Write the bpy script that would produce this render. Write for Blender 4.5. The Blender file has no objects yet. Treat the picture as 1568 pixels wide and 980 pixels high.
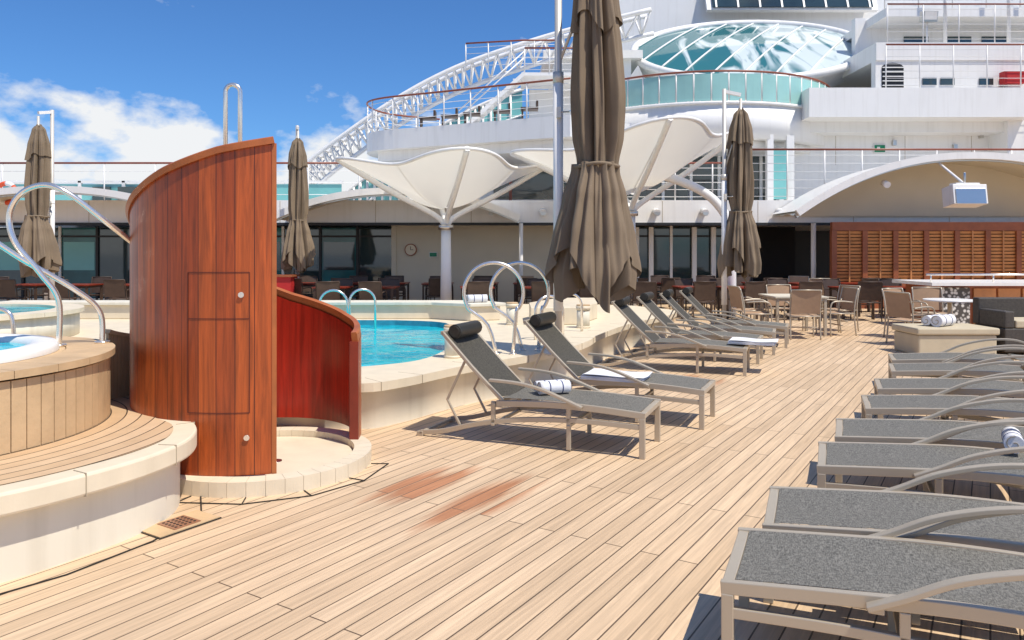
import bpy, bmesh, math, random
from mathutils import Vector, Matrix
random.seed(7)
S=bpy.context.scene
S.view_settings.view_transform='Standard'; S.view_settings.look='None'; S.view_settings.exposure=0
pi=math.pi
# ---------------------------------------------------------------- materials
def newmat(name):
    m=bpy.data.materials.new(name); m.use_nodes=True
    return m,m.node_tree,m.node_tree.nodes['Principled BSDF']
def N(nt,t,**k):
    n=nt.nodes.new(t)
    for a,b in k.items(): setattr(n,a,b)
    return n
def math_(nt,op,a,b=None):
    n=N(nt,'ShaderNodeMath',operation=op)
    for i,v in enumerate((a,b)):
        if v is None: continue
        if isinstance(v,(int,float)): n.inputs[i].default_value=v
        else: nt.links.new(v,n.inputs[i])
    return n.outputs[0]
def mix(nt,f,a,b,mode='MIX'):
    n=N(nt,'ShaderNodeMix',data_type='RGBA',blend_type=mode)
    for i,v in ((0,f),(6,a),(7,b)):
        if isinstance(v,(int,float)): n.inputs[i].default_value=v
        elif isinstance(v,(tuple,list)): n.inputs[i].default_value=(*v[:3],1)
        else: nt.links.new(v,n.inputs[i])
    return n.outputs[2]
def simple(name,col,rough=.5,metal=0,ns=3,na=.12,bump=.0,bs=60,dirt=0):
    m,nt,p=newmat(name)
    tc=N(nt,'ShaderNodeTexCoord')
    n=N(nt,'ShaderNodeTexNoise'); n.inputs['Scale'].default_value=ns; n.inputs['Detail'].default_value=6
    nt.links.new(tc.outputs['Object'],n.inputs['Vector'])
    d=tuple(c*(1-na*1.6) for c in col); l=tuple(min(1,c*(1+na)) for c in col)
    c=mix(nt,n.outputs[0],d,l)
    if dirt:
        mp=N(nt,'ShaderNodeMapping'); mp.inputs['Scale'].default_value=(7,7,.5); nt.links.new(tc.outputs['Object'],mp.inputs[0])
        n3=N(nt,'ShaderNodeTexNoise'); n3.inputs['Scale'].default_value=1; n3.inputs['Detail'].default_value=5; nt.links.new(mp.outputs[0],n3.inputs['Vector'])
        r=N(nt,'ShaderNodeMapRange'); r.inputs[1].default_value=.5; r.inputs[2].default_value=.75; nt.links.new(n3.outputs[0],r.inputs[0])
        c=mix(nt,math_(nt,'MULTIPLY',r.outputs[0],dirt),c,tuple(x*.6 for x in (col[0],col[1]*.95,col[2]*.85)))
    nt.links.new(c,p.inputs['Base Color'])
    p.inputs['Roughness'].default_value=rough; p.inputs['Metallic'].default_value=metal
    if bump:
        n2=N(nt,'ShaderNodeTexNoise'); n2.inputs['Scale'].default_value=bs; nt.links.new(tc.outputs['Object'],n2.inputs['Vector'])
        b=N(nt,'ShaderNodeBump'); b.inputs['Strength'].default_value=bump; b.inputs['Distance'].default_value=.01
        nt.links.new(n2.outputs[0],b.inputs['Height']); nt.links.new(b.outputs[0],p.inputs['Normal'])
    return m
def planks(name,c1,c2,seam,w,l,ang,uv=False,grain=(1.5,40),rough=.55,mort=.004,stain=None,gl=.55,coat=0):
    m,nt,p=newmat(name)
    tc=N(nt,'ShaderNodeTexCoord'); mp=N(nt,'ShaderNodeMapping'); mp.inputs['Rotation'].default_value=(0,0,math.radians(ang))
    nt.links.new(tc.outputs['UV' if uv else 'Object'],mp.inputs[0])
    br=N(nt,'ShaderNodeTexBrick'); br.offset=.37; br.inputs['Scale'].default_value=1
    br.inputs['Mortar Size'].default_value=mort; br.inputs['Mortar Smooth'].default_value=.1
    br.inputs['Brick Width'].default_value=l; br.inputs['Row Height'].default_value=w; br.inputs['Bias'].default_value=0
    br.inputs['Color1'].default_value=(*c1,1); br.inputs['Color2'].default_value=(*c2,1); br.inputs['Mortar'].default_value=(*seam,1)
    nt.links.new(mp.outputs[0],br.inputs[0])
    m2=N(nt,'ShaderNodeMapping'); m2.inputs['Scale'].default_value=(grain[0],grain[1],1); nt.links.new(mp.outputs[0],m2.inputs[0])
    g=N(nt,'ShaderNodeTexNoise'); g.inputs['Scale'].default_value=1; g.inputs['Detail'].default_value=8; g.inputs['Roughness'].default_value=.65; g.inputs['Distortion'].default_value=.6
    nt.links.new(m2.outputs[0],g.inputs['Vector'])
    r=N(nt,'ShaderNodeMapRange'); r.inputs[1].default_value=.3; r.inputs[2].default_value=.7; r.inputs[3].default_value=gl; r.inputs[4].default_value=1.15
    nt.links.new(g.outputs[0],r.inputs[0])
    cc=N(nt,'ShaderNodeCombineColor')
    for i in range(3): nt.links.new(r.outputs[0],cc.inputs[i])
    c=mix(nt,1,br.outputs['Color'],cc.outputs[0],'MULTIPLY')
    big=N(nt,'ShaderNodeTexNoise'); big.inputs['Scale'].default_value=.8; big.inputs['Detail'].default_value=5; nt.links.new(tc.outputs['Object'],big.inputs['Vector'])
    rb=N(nt,'ShaderNodeMapRange'); rb.inputs[1].default_value=.35; rb.inputs[2].default_value=.7; nt.links.new(big.outputs[0],rb.inputs[0])
    c=mix(nt,math_(nt,'MULTIPLY',rb.outputs[0],.24),c,tuple(x*.5 for x in c1))
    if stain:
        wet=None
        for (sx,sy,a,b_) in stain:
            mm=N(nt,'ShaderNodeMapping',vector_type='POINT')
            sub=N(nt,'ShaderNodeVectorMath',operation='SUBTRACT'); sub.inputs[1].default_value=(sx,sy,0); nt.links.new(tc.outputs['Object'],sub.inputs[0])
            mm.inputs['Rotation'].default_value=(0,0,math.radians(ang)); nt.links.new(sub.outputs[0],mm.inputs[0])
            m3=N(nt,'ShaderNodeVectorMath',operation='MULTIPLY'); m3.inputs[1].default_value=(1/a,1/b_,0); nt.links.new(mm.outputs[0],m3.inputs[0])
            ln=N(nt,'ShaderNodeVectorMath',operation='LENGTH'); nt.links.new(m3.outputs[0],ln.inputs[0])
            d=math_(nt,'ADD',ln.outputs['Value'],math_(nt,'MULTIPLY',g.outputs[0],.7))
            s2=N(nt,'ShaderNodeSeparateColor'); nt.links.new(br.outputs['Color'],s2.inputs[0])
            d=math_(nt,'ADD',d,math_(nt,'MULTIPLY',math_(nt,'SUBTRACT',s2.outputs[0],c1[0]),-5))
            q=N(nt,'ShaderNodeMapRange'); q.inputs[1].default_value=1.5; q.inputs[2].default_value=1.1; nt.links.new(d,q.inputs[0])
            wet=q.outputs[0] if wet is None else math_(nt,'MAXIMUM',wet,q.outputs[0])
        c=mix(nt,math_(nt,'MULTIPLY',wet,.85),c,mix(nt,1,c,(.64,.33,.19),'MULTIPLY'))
    nt.links.new(c,p.inputs['Base Color'])
    p.inputs['Roughness'].default_value=rough
    if coat: p.inputs['Coat Weight'].default_value=coat; p.inputs['Coat Roughness'].default_value=.15
    b=N(nt,'ShaderNodeBump'); b.inputs['Strength'].default_value=.25; b.inputs['Distance'].default_value=.004
    nt.links.new(math_(nt,'SUBTRACT',g.outputs[0],math_(nt,'MULTIPLY',br.outputs['Fac'],1.5)),b.inputs['Height']); nt.links.new(b.outputs[0],p.inputs['Normal'])
    return m
PL=57.5
M={}
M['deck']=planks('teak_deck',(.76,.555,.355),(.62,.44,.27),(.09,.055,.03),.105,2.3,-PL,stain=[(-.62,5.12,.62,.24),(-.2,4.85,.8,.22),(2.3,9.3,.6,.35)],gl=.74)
M['vwood']=planks('varnished_teak',(.56,.115,.018),(.36,.058,.010),(.08,.012,.005),.115,6,90,uv=True,grain=(1.6,30),rough=.42,mort=.0028,gl=.38,coat=.12)
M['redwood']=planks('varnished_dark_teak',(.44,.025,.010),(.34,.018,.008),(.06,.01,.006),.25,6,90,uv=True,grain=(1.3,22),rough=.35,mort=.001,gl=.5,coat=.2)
M['slat']=simple('weathered_teak_slat',(.60,.42,.235),.6,0,5,.2,.2,40)
M['cap']=simple('teak_cap',(.44,.13,.035),.4,0,6,.3,.1,50)
M['railcap']=simple('rail_cap_teak',(.26,.07,.035),.4,0,6,.2)
M['louvre']=simple('louvre_teak',(.58,.25,.085),.5,0,4,.3,.1,40)
M['louvred']=simple('louvre_dark_teak',(.34,.10,.035),.45,0,4,.3)
M['redpost']=simple('dark_varnished_post',(.24,.03,.012),.35,0,6,.3)
M['white']=simple('white_paint',(.84,.83,.80),.35,0,1.2,.04,0,60,.2)
M['beige']=simple('beige_panel',(.66,.60,.47),.6,0,1.0,.08)
M['cream']=simple('cream_stone',(.76,.66,.49),.5,0,5,.1,.05,80,.15)
M['creamw']=simple('cream_white_plaster',(.76,.71,.58),.55,0,2,.06,.05,40,.35)
M['grout']=simple('grout',(.42,.35,.25),.8)
M['dark']=simple('dark_void',(.015,.016,.018),.5)
M['black']=simple('black_seam',(.02,.016,.012),.7)
M['groove']=simple('hatch_groove',(.10,.016,.007),.6)
M['steel']=simple('polished_steel',(.86,.80,.72),.22,.85,3,.03)
M['steel2']=simple('brushed_steel',(.62,.60,.56),.3,1,3,.05)
M['mast']=simple('satin_aluminium_mast',(.66,.62,.55),.4,.25,3,.05)
M['frame']=simple('champagne_aluminium',(.50,.43,.33),.38,.3,4,.05)
M['taupe']=simple('taupe_canvas',(.235,.175,.115),.9,0,2.5,.22,.3,180)
M['pillow']=simple('black_vinyl',(.03,.028,.022),.45,0,8,.2)
M['towel']=simple('white_towel',(.78,.78,.8),.95,0,8,.05,.5,200)
M['blue']=simple('navy_stripe',(.05,.07,.18),.9)
M['orange']=simple('lifebuoy_orange',(.75,.10,.03),.5)
M['green']=simple('exit_green',(.0,.22,.10),.4)
M['red']=simple('red_fabric',(.5,.02,.02),.6)
M['cushion']=simple('beige_cushion',(.55,.47,.33),.9,0,6,.08,.3,150)
M['wicker']=simple('dark_wicker',(.07,.06,.05),.6,0,30,.4,.5,90)
M['tile']=simple('blue_pool_tile',(.05,.32,.42),.3,0,12,.3)
M['chairdark']=simple('dark_chair',(.075,.045,.03),.5,0,8,.3)
M['chairmesh']=simple('tan_sling',(.40,.26,.16),.8,0,8,.15)
M['metalgrate']=simple('drain_grate',(.38,.19,.11),.4,.3)
M['hull']=simple('hull_white',(.7,.7,.7),.5)
M['gdark']=simple('dark_glass',(.03,.055,.06),.05,0,.6,.6)
M['gdark'].node_tree.nodes['Principled BSDF'].inputs['Specular IOR Level'].default_value=1.0
M['gteal']=simple('teal_glass',(.20,.52,.51),.12,0,.5,.3)
M['gpale']=simple('pale_teal_glass',(.34,.60,.56),.1,0,.6,.3)
M['gtealrefl']=simple('teal_reflection_glass',(.05,.20,.21),.06,0,.8,.6)
def membrane():
    m,nt,p=newmat('tensile_membrane'); p.inputs['Roughness'].default_value=.6
    t=N(nt,'ShaderNodeBsdfTranslucent'); t.inputs[0].default_value=(.85,.82,.72,1); ms=N(nt,'ShaderNodeMixShader'); ms.inputs[0].default_value=.45
    tc=N(nt,'ShaderNodeTexCoord'); n=N(nt,'ShaderNodeTexNoise'); n.inputs['Scale'].default_value=1.5; nt.links.new(tc.outputs['Object'],n.inputs['Vector'])
    nt.links.new(mix(nt,n.outputs[0],(.76,.74,.68),(.86,.84,.78)),p.inputs['Base Color'])
    nt.links.new(p.outputs[0],ms.inputs[1]); nt.links.new(t.outputs[0],ms.inputs[2]); nt.links.new(ms.outputs[0],nt.nodes['Material Output'].inputs[0]); return m
M['membrane']=membrane()
def skyl():
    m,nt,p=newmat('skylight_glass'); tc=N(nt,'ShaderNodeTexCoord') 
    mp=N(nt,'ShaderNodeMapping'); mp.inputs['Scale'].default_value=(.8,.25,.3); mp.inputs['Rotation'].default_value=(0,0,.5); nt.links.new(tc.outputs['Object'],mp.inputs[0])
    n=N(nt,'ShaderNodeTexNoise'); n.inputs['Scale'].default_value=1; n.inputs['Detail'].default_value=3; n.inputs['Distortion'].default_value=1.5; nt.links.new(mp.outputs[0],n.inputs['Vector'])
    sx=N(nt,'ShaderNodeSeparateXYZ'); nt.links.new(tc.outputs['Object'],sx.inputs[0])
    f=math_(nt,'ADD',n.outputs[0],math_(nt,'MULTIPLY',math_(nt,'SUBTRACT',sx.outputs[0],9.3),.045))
    r=N(nt,'ShaderNodeValToRGB'); e=r.color_ramp.elements; e[0].color=(.035,.16,.17,1); e[0].position=.46; e[1].color=(.62,.70,.69,1); e[1].position=.58  # pale streaks, stronger to the right, are reflections painted into the glass colour
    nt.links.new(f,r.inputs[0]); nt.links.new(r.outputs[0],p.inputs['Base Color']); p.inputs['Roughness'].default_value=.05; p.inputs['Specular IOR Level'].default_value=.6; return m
M['gskyl']=skyl()
def mosaic():
    m,nt,p=newmat('mosaic'); tc=N(nt,'ShaderNodeTexCoord'); v=N(nt,'ShaderNodeTexVoronoi'); v.inputs['Scale'].default_value=14
    nt.links.new(tc.outputs['Object'],v.inputs['Vector']); r=N(nt,'ShaderNodeValToRGB'); r.color_ramp.elements[0].color=(.7,.68,.62,1); r.color_ramp.elements[1].color=(.08,.07,.06,1)
    r.color_ramp.elements[0].position=.3; r.color_ramp.elements[1].position=.55
    nt.links.new(v.outputs[0],r.inputs[0]); nt.links.new(r.outputs[0],p.inputs['Base Color']); return m
M['mosaic']=mosaic()
def sling(name,ca,cb):
    m,nt,p=newmat(name); tc=N(nt,'ShaderNodeTexCoord')
    w=N(nt,'ShaderNodeTexNoise'); w.inputs['Scale'].default_value=1; mp=N(nt,'ShaderNodeMapping'); mp.inputs['Scale'].default_value=(60,240,60)
    nt.links.new(tc.outputs['Object'],mp.inputs[0]); nt.links.new(mp.outputs[0],w.inputs['Vector'])
    w2=N(nt,'ShaderNodeTexNoise'); mp2=N(nt,'ShaderNodeMapping'); mp2.inputs['Scale'].default_value=(240,50,60); w2.inputs['Scale'].default_value=1
    nt.links.new(tc.outputs['Object'],mp2.inputs[0]); nt.links.new(mp2.outputs[0],w2.inputs['Vector'])
    f=math_(nt,'MULTIPLY',math_(nt,'ADD',w.outputs[0],w2.outputs[0]),.5)
    r=N(nt,'ShaderNodeMapRange'); r.inputs[1].default_value=.40; r.inputs[2].default_value=.60; nt.links.new(f,r.inputs[0])
    nt.links.new(mix(nt,r.outputs[0],ca,cb),p.inputs['Base Color']); p.inputs['Roughness'].default_value=.6
    return m
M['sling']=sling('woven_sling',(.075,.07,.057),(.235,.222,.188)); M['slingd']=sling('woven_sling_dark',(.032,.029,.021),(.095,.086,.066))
def water():
    m,nt,p=newmat('pool_water'); tc=N(nt,'ShaderNodeTexCoord')
    v=N(nt,'ShaderNodeTexVoronoi',feature='SMOOTH_F1'); v.inputs['Scale'].default_value=2.6
    nz=N(nt,'ShaderNodeTexNoise'); nz.inputs['Scale'].default_value=2.2; nz.inputs['Detail'].default_value=4
    nt.links.new(tc.outputs['Object'],nz.inputs['Vector'])
    add=N(nt,'ShaderNodeVectorMath',operation='ADD'); nt.links.new(tc.outputs['Object'],add.inputs[0]); nt.links.new(nz.outputs['Color'],add.inputs[1]); nt.links.new(add.outputs[0],v.inputs['Vector'])
    r=N(nt,'ShaderNodeMapRange'); r.inputs[1].default_value=.2; r.inputs[2].default_value=.8; nt.links.new(v.outputs[0],r.inputs[0])
    nt.links.new(mix(nt,r.outputs[0],(.0,.38,.52),(.02,.60,.66)),p.inputs['Base Color'])  # cell pattern paints caustic-like light into the water colour
    p.inputs['Roughness'].default_value=.05; p.inputs['Specular IOR Level'].default_value=.2
    b=N(nt,'ShaderNodeBump'); b.inputs['Strength'].default_value=.5; b.inputs['Distance'].default_value=.06; nt.links.new(nz.outputs[0],b.inputs['Height']); nt.links.new(b.outputs[0],p.inputs['Normal'])
    return m
M['water']=water()
M['sea']=simple('sea_water',(.015,.07,.13),.15,0,.05,.3,.6,.4)
def ringdeck():
    m,nt,p=newmat('curved_teak'); tc=N(nt,'ShaderNodeTexCoord')
    sub=N(nt,'ShaderNodeVectorMath',operation='SUBTRACT'); sub.inputs[1].default_value=(-3.9,4.75,0); nt.links.new(tc.outputs['Object'],sub.inputs[0])
    mu=N(nt,'ShaderNodeVectorMath',operation='MULTIPLY'); mu.inputs[1].default_value=(1,1,0); nt.links.new(sub.outputs[0],mu.inputs[0])
    ln=N(nt,'ShaderNodeVectorMath',operation='LENGTH'); nt.links.new(mu.outputs[0],ln.inputs[0])
    q=math_(nt,'MULTIPLY',ln.outputs['Value'],1/.1)
    fr=math_(nt,'FRACT',q); fl=math_(nt,'FLOOR',q)
    seam=math_(nt,'LESS_THAN',fr,.09)
    wn=N(nt,'ShaderNodeTexWhiteNoise',noise_dimensions='1D'); nt.links.new(fl,wn.inputs['W'])
    nz=N(nt,'ShaderNodeTexNoise'); nz.inputs['Scale'].default_value=9; nz.inputs['Detail'].default_value=6; nt.links.new(tc.outputs['Object'],nz.inputs['Vector'])
    c=mix(nt,wn.outputs['Value'],(.58,.40,.23),(.70,.51,.32)); c=mix(nt,math_(nt,'MULTIPLY',nz.outputs[0],.4),c,(.30,.18,.10))
    c=mix(nt,seam,c,(.06,.04,.025)); nt.links.new(c,p.inputs['Base Color']); p.inputs['Roughness'].default_value=.6
    return m
M['ring']=ringdeck()
# ---------------------------------------------------------------- mesh builder
class B:
    def __init__(s): s.bm=bmesh.new(); s.mats=[]; s.uv=s.bm.loops.layers.uv.new('UVMap')
    def mi(s,m):
        if m not in s.mats: s.mats.append(m)
        return s.mats.index(m)
    def face(s,vs,m,smooth=False):
        try: f=s.bm.faces.new(vs)
        except ValueError: return None
        f.material_index=s.mi(m); f.smooth=smooth; return f
    def box(s,c,d,m,rz=0,rx=0,ry=0):
        R=Matrix.Translation(c)@Matrix.Rotation(rz,4,'Z')@Matrix.Rotation(ry,4,'Y')@Matrix.Rotation(rx,4,'X')
        v=[s.bm.verts.new(R@Vector((x*d[0]/2,y*d[1]/2,z*d[2]/2))) for x in(-1,1) for y in(-1,1) for z in(-1,1)]
        for q in((0,1,3,2),(4,6,7,5),(0,4,5,1),(2,3,7,6),(0,2,6,4),(1,5,7,3)): s.face([v[i] for i in q],m)
    def b2(s,x0,x1,y0,y1,z0,z1,m): s.box(((x0+x1)/2,(y0+y1)/2,(z0+z1)/2),(x1-x0,y1-y0,z1-z0),m)
    def prism(s,pts,z0,z1,ms,mt=None):
        a=[s.bm.verts.new((x,y,z0)) for x,y in pts]; b=[s.bm.verts.new((x,y,z1)) for x,y in pts]; n=len(pts)
        for i in range(n): s.face([a[i],a[(i+1)%n],b[(i+1)%n],b[i]],ms)
        s.face(b,mt or ms); s.face(a[::-1],ms)
    def sweep(s,pts,sec,m,smooth=True,closed=False,up=None,cap=True):
        pts=[Vector(p) for p in pts]; n=len(pts); rings=[]
        def tan(i):
            if closed: return (pts[(i+1)%n]-pts[i-1]).normalized()
            return (pts[min(i+1,n-1)]-pts[max(i-1,0)]).normalized()
        t=tan(0); u=Vector(up) if up else Vector((0,0,1))
        if abs(u.dot(t))>.95: u=Vector((0,1,0))
        u=(u-t*u.dot(t)).normalized()
        for i in range(n):
            t=tan(i); u=(u-t*u.dot(t)).normalized(); w=t.cross(u)
            rings.append([s.bm.verts.new(pts[i]+w*a+u*b) for a,b in sec])
        k=len(sec)
        for i in range(n if closed else n-1):
            r0,r1=rings[i],rings[(i+1)%n]
            for j in range(k): s.face([r0[j],r0[(j+1)%k],r1[(j+1)%k],r1[j]],m,smooth)
        if not closed and cap: s.face(rings[0][::-1],m); s.face(rings[-1],m)
    def tube(s,pts,r,m,n=8,**k): s.sweep(pts,[(r*math.cos(2*pi*i/n),r*math.sin(2*pi*i/n)) for i in range(n)],m,**k)
    def bar(s,pts,w,h,m,**k): s.sweep(pts,[(-w/2,-h/2),(w/2,-h/2),(w/2,h/2),(-w/2,h/2)],m,smooth=False,**k)
    def cyl(s,x,y,z0,z1,r0,m,r1=None,n=24,smooth=True):
        r1=r0 if r1 is None else r1
        a=[s.bm.verts.new((x+r0*math.cos(2*pi*i/n),y+r0*math.sin(2*pi*i/n),z0)) for i in range(n)]
        b=[s.bm.verts.new((x+r1*math.cos(2*pi*i/n),y+r1*math.sin(2*pi*i/n),z1)) for i in range(n)]
        for i in range(n): s.face([a[i],a[(i+1)%n],b[(i+1)%n],b[i]],m,smooth)
        s.face(b,m); s.face(a[::-1],m)
    def grid(s,fn,nu,nv,m,smooth=True,uvf=None,closeu=False):
        V=[[s.bm.verts.new(fn(i/nu,j/nv)) for j in range(nv+1)] for i in range(nu if closeu else nu+1)]
        for i in range(nu):
            for j in range(nv):
                i2=(i+1)%nu if closeu else i+1
                f=s.face([V[i][j],V[i2][j],V[i2][j+1],V[i][j+1]],m,smooth)
                if f and uvf:
                    for l,(a,b) in zip(f.loops,((i,j),(i+1,j),(i+1,j+1),(i,j+1))): l[s.uv].uv=uvf(a/nu,b/nv)
    def wedge(s,cx,cy,r0,r1,a0,a1,z0,z1,m,k=1):
        A=[a0+(a1-a0)*i/k for i in range(k+1)]
        pts=[(cx+r1*math.cos(a),cy+r1*math.sin(a)) for a in A]+[(cx+r0*math.cos(a),cy+r0*math.sin(a)) for a in A[::-1]]
        s.prism(pts,z0,z1,m)
    def mesh(s,name):
        bmesh.ops.recalc_face_normals(s.bm,faces=s.bm.faces)
        me=bpy.data.meshes.new(name); s.bm.to_mesh(me); s.bm.free()
        for m in s.mats: me.materials.append(M[m])
        return me
    def obj(s,name,parent=None,bevel=0):
        return place(name,s.mesh(name),parent=parent,bevel=bevel)
def place(name,me,loc=(0,0,0),rz=0,parent=None,bevel=0,sc=1):
    o=bpy.data.objects.new(name,me); S.collection.objects.link(o); o.location=loc; o.rotation_euler=(0,0,rz); o.scale=(sc,)*3
    if parent: o.parent=parent
    if bevel:
        md=o.modifiers.new('bev','BEVEL'); md.width=bevel; md.segments=2; md.limit_method='ANGLE'; md.harden_normals=False
    return o
def empty(name):
    o=bpy.data.objects.new(name,None); S.collection.objects.link(o); return o
def cr(P,k=8,closed=False):
    P=[Vector(p) for p in P]; n=len(P); out=[]
    for i in range(n if closed else n-1):
        if closed: a,b,c,d=P[i-1],P[i],P[(i+1)%n],P[(i+2)%n]
        else: a,b,c,d=P[max(i-1,0)],P[i],P[i+1],P[min(i+2,n-1)]
        for j in range(k):
            t=j/k; out.append(.5*((2*b)+(c-a)*t+(2*a-5*b+4*c-d)*t*t+(3*b-a-3*c+d)*t**3))
    if not closed: out.append(P[-1])
    return out
# ---------------------------------------------------------------- sea, hull, deck
b=B(); b.box((0,0,-12),(6000,6000,.01),'sea'); b.obj('sea')
b=B(); b.b2(-20,26,-12,70,-13,-.02,'hull'); b.obj('ship_hull')
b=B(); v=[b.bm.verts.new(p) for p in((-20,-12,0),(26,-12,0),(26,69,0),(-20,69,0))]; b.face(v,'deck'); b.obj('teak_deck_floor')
# ---------------------------------------------------------------- pool
outer=[(-9,7.3),(-4,7.1),(-2.3,6.95),(-1.42,6.75),(-1.05,7.0),(-.55,7.75),(.15,8.55),(.62,9.2),(.95,9.9),(1.2,10.7),(1.75,12.0),(2.25,12.9),(2.8,13.8),(3.2,15),(2.6,16.3),(1.5,16.8),(-9,16.8)]
oc=[(p.x,p.y) for p in cr([(x,y,0) for x,y in outer[1:-2]],6)]; oc=[outer[0]]+oc+outer[-2:]
inner=[(-5.4,8.3),(-3,7.75),(-1.9,7.6),(-1.3,7.85),(-.95,8.3),(-.78,9.3),(-.85,10.6),(-1.1,12.4),(-2,12.9),(-5.0,12.95)]
ic=[(p.x,p.y) for p in cr([(x,y,0) for x,y in inner[1:-1]],6)]; ic=[inner[0]]+ic+[inner[-1]]
def offs(pts,d):
    out=[]; n=len(pts)
    for i in range(n):
        a=Vector(pts[i-1]); c=Vector(pts[(i+1)%n]); t=(c-a).normalized(); out.append((pts[i][0]+t.y*d,pts[i][1]-t.x*d))
    return out
b=B()
def loop3(pts,z): return [b.bm.verts.new((x,y,z)) for x,y in pts]
ooff=offs(oc,.05)
ot=loop3(ooff,.42); it=loop3(ic,.42)
ed=[b.bm.edges.new((l[i],l[(i+1)%len(l)])) for l in(ot,it) for i in range(len(l))]
r=bmesh.ops.triangle_fill(b.bm,use_beauty=True,edges=ed,normal=(0,0,1))
for g in r['geom']:
    if isinstance(g,bmesh.types.BMFace): g.material_index=b.mi('cream')
ob=loop3(ooff,.34)
for i in range(len(ot)): b.face([ot[i],ot[(i+1)%len(ot)],ob[(i+1)%len(ob)],ob[i]],'cream')
ow0=loop3(oc,.34); ow1=loop3(oc,0)
for i in range(len(ot)): b.face([ow0[i],ow0[(i+1)%len(ot)],ow1[(i+1)%len(ob)],ow1[i]],'creamw',True); b.face([ob[i],ob[(i+1)%len(ot)],ow0[(i+1)%len(ot)],ow0[i]],'cream')
iw=loop3(ic,.2)
for i in range(len(it)): b.face([it[i],it[(i+1)%len(it)],iw[(i+1)%len(it)],iw[i]],'tile')
for i in range(6,len(oc)-4,5):
    x,y=oc[i]; a=Vector(oc[i-1]); c=Vector(oc[i+1]); t=(c-a).normalized()
    b.box((x-t.y*.1,y+t.x*.1,.3812),(.005,.31,.0805),'grout',rz=math.atan2(t.y,t.x))
b.obj('swimming_pool_surround')
b=B(); b.face([b.bm.verts.new((x,y,.33)) for x,y in ic],'water'); b.obj('pool_water')
b=B()
b.prism([(-9,13.1),(-1.4,13.1),(-.7,12.7),(-.2,12.9),(-.6,13.5),(-9,13.5)],.424,.66,'cream'); b.prism([(-9,13.05),(-1.4,13.05),(-.7,12.64),(-.1,12.88),(-.55,13.56),(-9,13.56)],.662,.72,'creamw')
b.prism([(.3,12.0),(1.1,12.1),(1.5,13.2),(1.6,14.6),(.9,14.6),(.3,13.2)],.424,.7,'cream')
b.obj('pool_bench_wall',bevel=.01)
b=B(); b.cyl(-7.6,10.2,.424,.74,1.5,'creamw',n=64)
for i in range(24): a0=2*pi*i/24; b.wedge(-7.6,10.2,1.2,1.56,a0,a0+2*pi/24*.985,.742,.80,'cream',3)
b.cyl(-7.6,10.2,.742,.765,1.19,'water',n=48); b.obj('plunge_basin')
def bollard(x,y,z,h=.34,r=.09):
    b=B(); b.cyl(0,0,0,h-.06,r,'creamw'); b.cyl(0,0,h-.06,h,r*1.12,'cream'); b.cyl(0,0,h,h+.02,r*1.05,'slat'); b.cyl(0,0,0,.03,r*1.1,'cream')
    place('pool_light_bollard',b.mesh('bollard'),(x,y,z))
bollard(-.66,8.35,.42); bollard(1.1,11.6,.42,.34,.1); bollard(-.0,12.1,.42)
def hoop(cx,y,zc,r,z0):
    pts=[(cx+r*.65,y,z0)]+[(cx+r*math.cos(a),y,zc+r*math.sin(a)) for a in [math.radians(-40+i*8) for i in range(33)]]+[(cx-r*.2,y,zc-r*1.1),(cx+r*.1,y,z0)]
    b=B(); b.tube(cr(pts,3),.021,'steel',12); b.cyl(pts[0][0],y,z0,z0+.015,.045,'steel'); b.cyl(pts[-1][0],y,z0,z0+.015,.045,'steel'); return b
hoop(-.21,8.6,1.13,.34,.42).obj('pool_handrail'); hoop(.09,8.95,1.12,.345,.42).obj('pool_handrail')
def arch(x,y,w,z0,z1,dx=1,dy=0,name='pool_handrail'):
    h=w/2; pts=[(-h,0,z0),(-h,0,z1-h)]+[(-h*math.cos(a),0,z1-h+h*math.sin(a)) for a in [pi*i/12 for i in range(1,12)]]+[(h,0,z1-h),(h,0,z0)]
    pts=[(x+p[0]*dx,y+p[0]*dy,p[2]) for p in pts]; b=B(); b.tube(pts,.019,'steel',10,up=(dy,-dx,0)); b.obj(name)
arch(-2.9,12.2,.46,.25,.97); arch(-2.45,12.3,.42,.25,.98,.95,.3); arch(.5,10.1,.42,.42,1.0,.9,.4); arch(.85,11.0,.4,.42,.98,.9,.4)
arch(-2.38,6.4,.125,1.4,3.02,1,.0,'shower_pipe')
# ---------------------------------------------------------------- hot tub
base=[(-4.2,2.1),(-3.45,2.7),(-2.95,3.15),(-2.5,3.58),(-2.27,3.9),(-2.11,4.25),(-2.07,4.6),(-2.2,4.95),(-2.5,5.25),(-2.75,5.6),(-2.85,6.2),(-3.2,6.6)]
bc=[(p.x,p.y) for p in cr([(x,y,0) for x,y in base],6)]+[(-7.5,6.6),(-7.5,2.1)]
ho=empty('hot_tub')
b=B(); b.prism(bc,.0,.345,'creamw'); b.obj('base',ho)
b=B(); b.prism(offs(bc,.10),.345,.46,'cream'); b.obj('rim',ho,bevel=.015)
b=B(); b.face([b.bm.verts.new((x,y,.4645)) for x,y in offs(bc,-.04)],'ring')
for i in range(6,60,9):
    x,y=bc[i]; a=Vector(bc[i-1]); c=Vector(bc[i+1]); t=(c-a).normalized(); n_=Vector((t.y,-t.x))
    b.box((x+n_.x*.045,y+n_.y*.045,.403),(.005,.115,.121),'grout',rz=math.atan2(t.y,t.x))
b.obj('tread',ho)
b=B(); cx,cy,R=-3.9,4.75,1.2
b.cyl(cx,cy,.465,.90,R-.03,'black',n=64)
n=84
for i in range(n):
    a0=2*pi*i/n; a1=2*pi*(i+.93)/n; b.wedge(cx,cy,R-.035,R,a0,a1,.468,.87,'slat')
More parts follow.
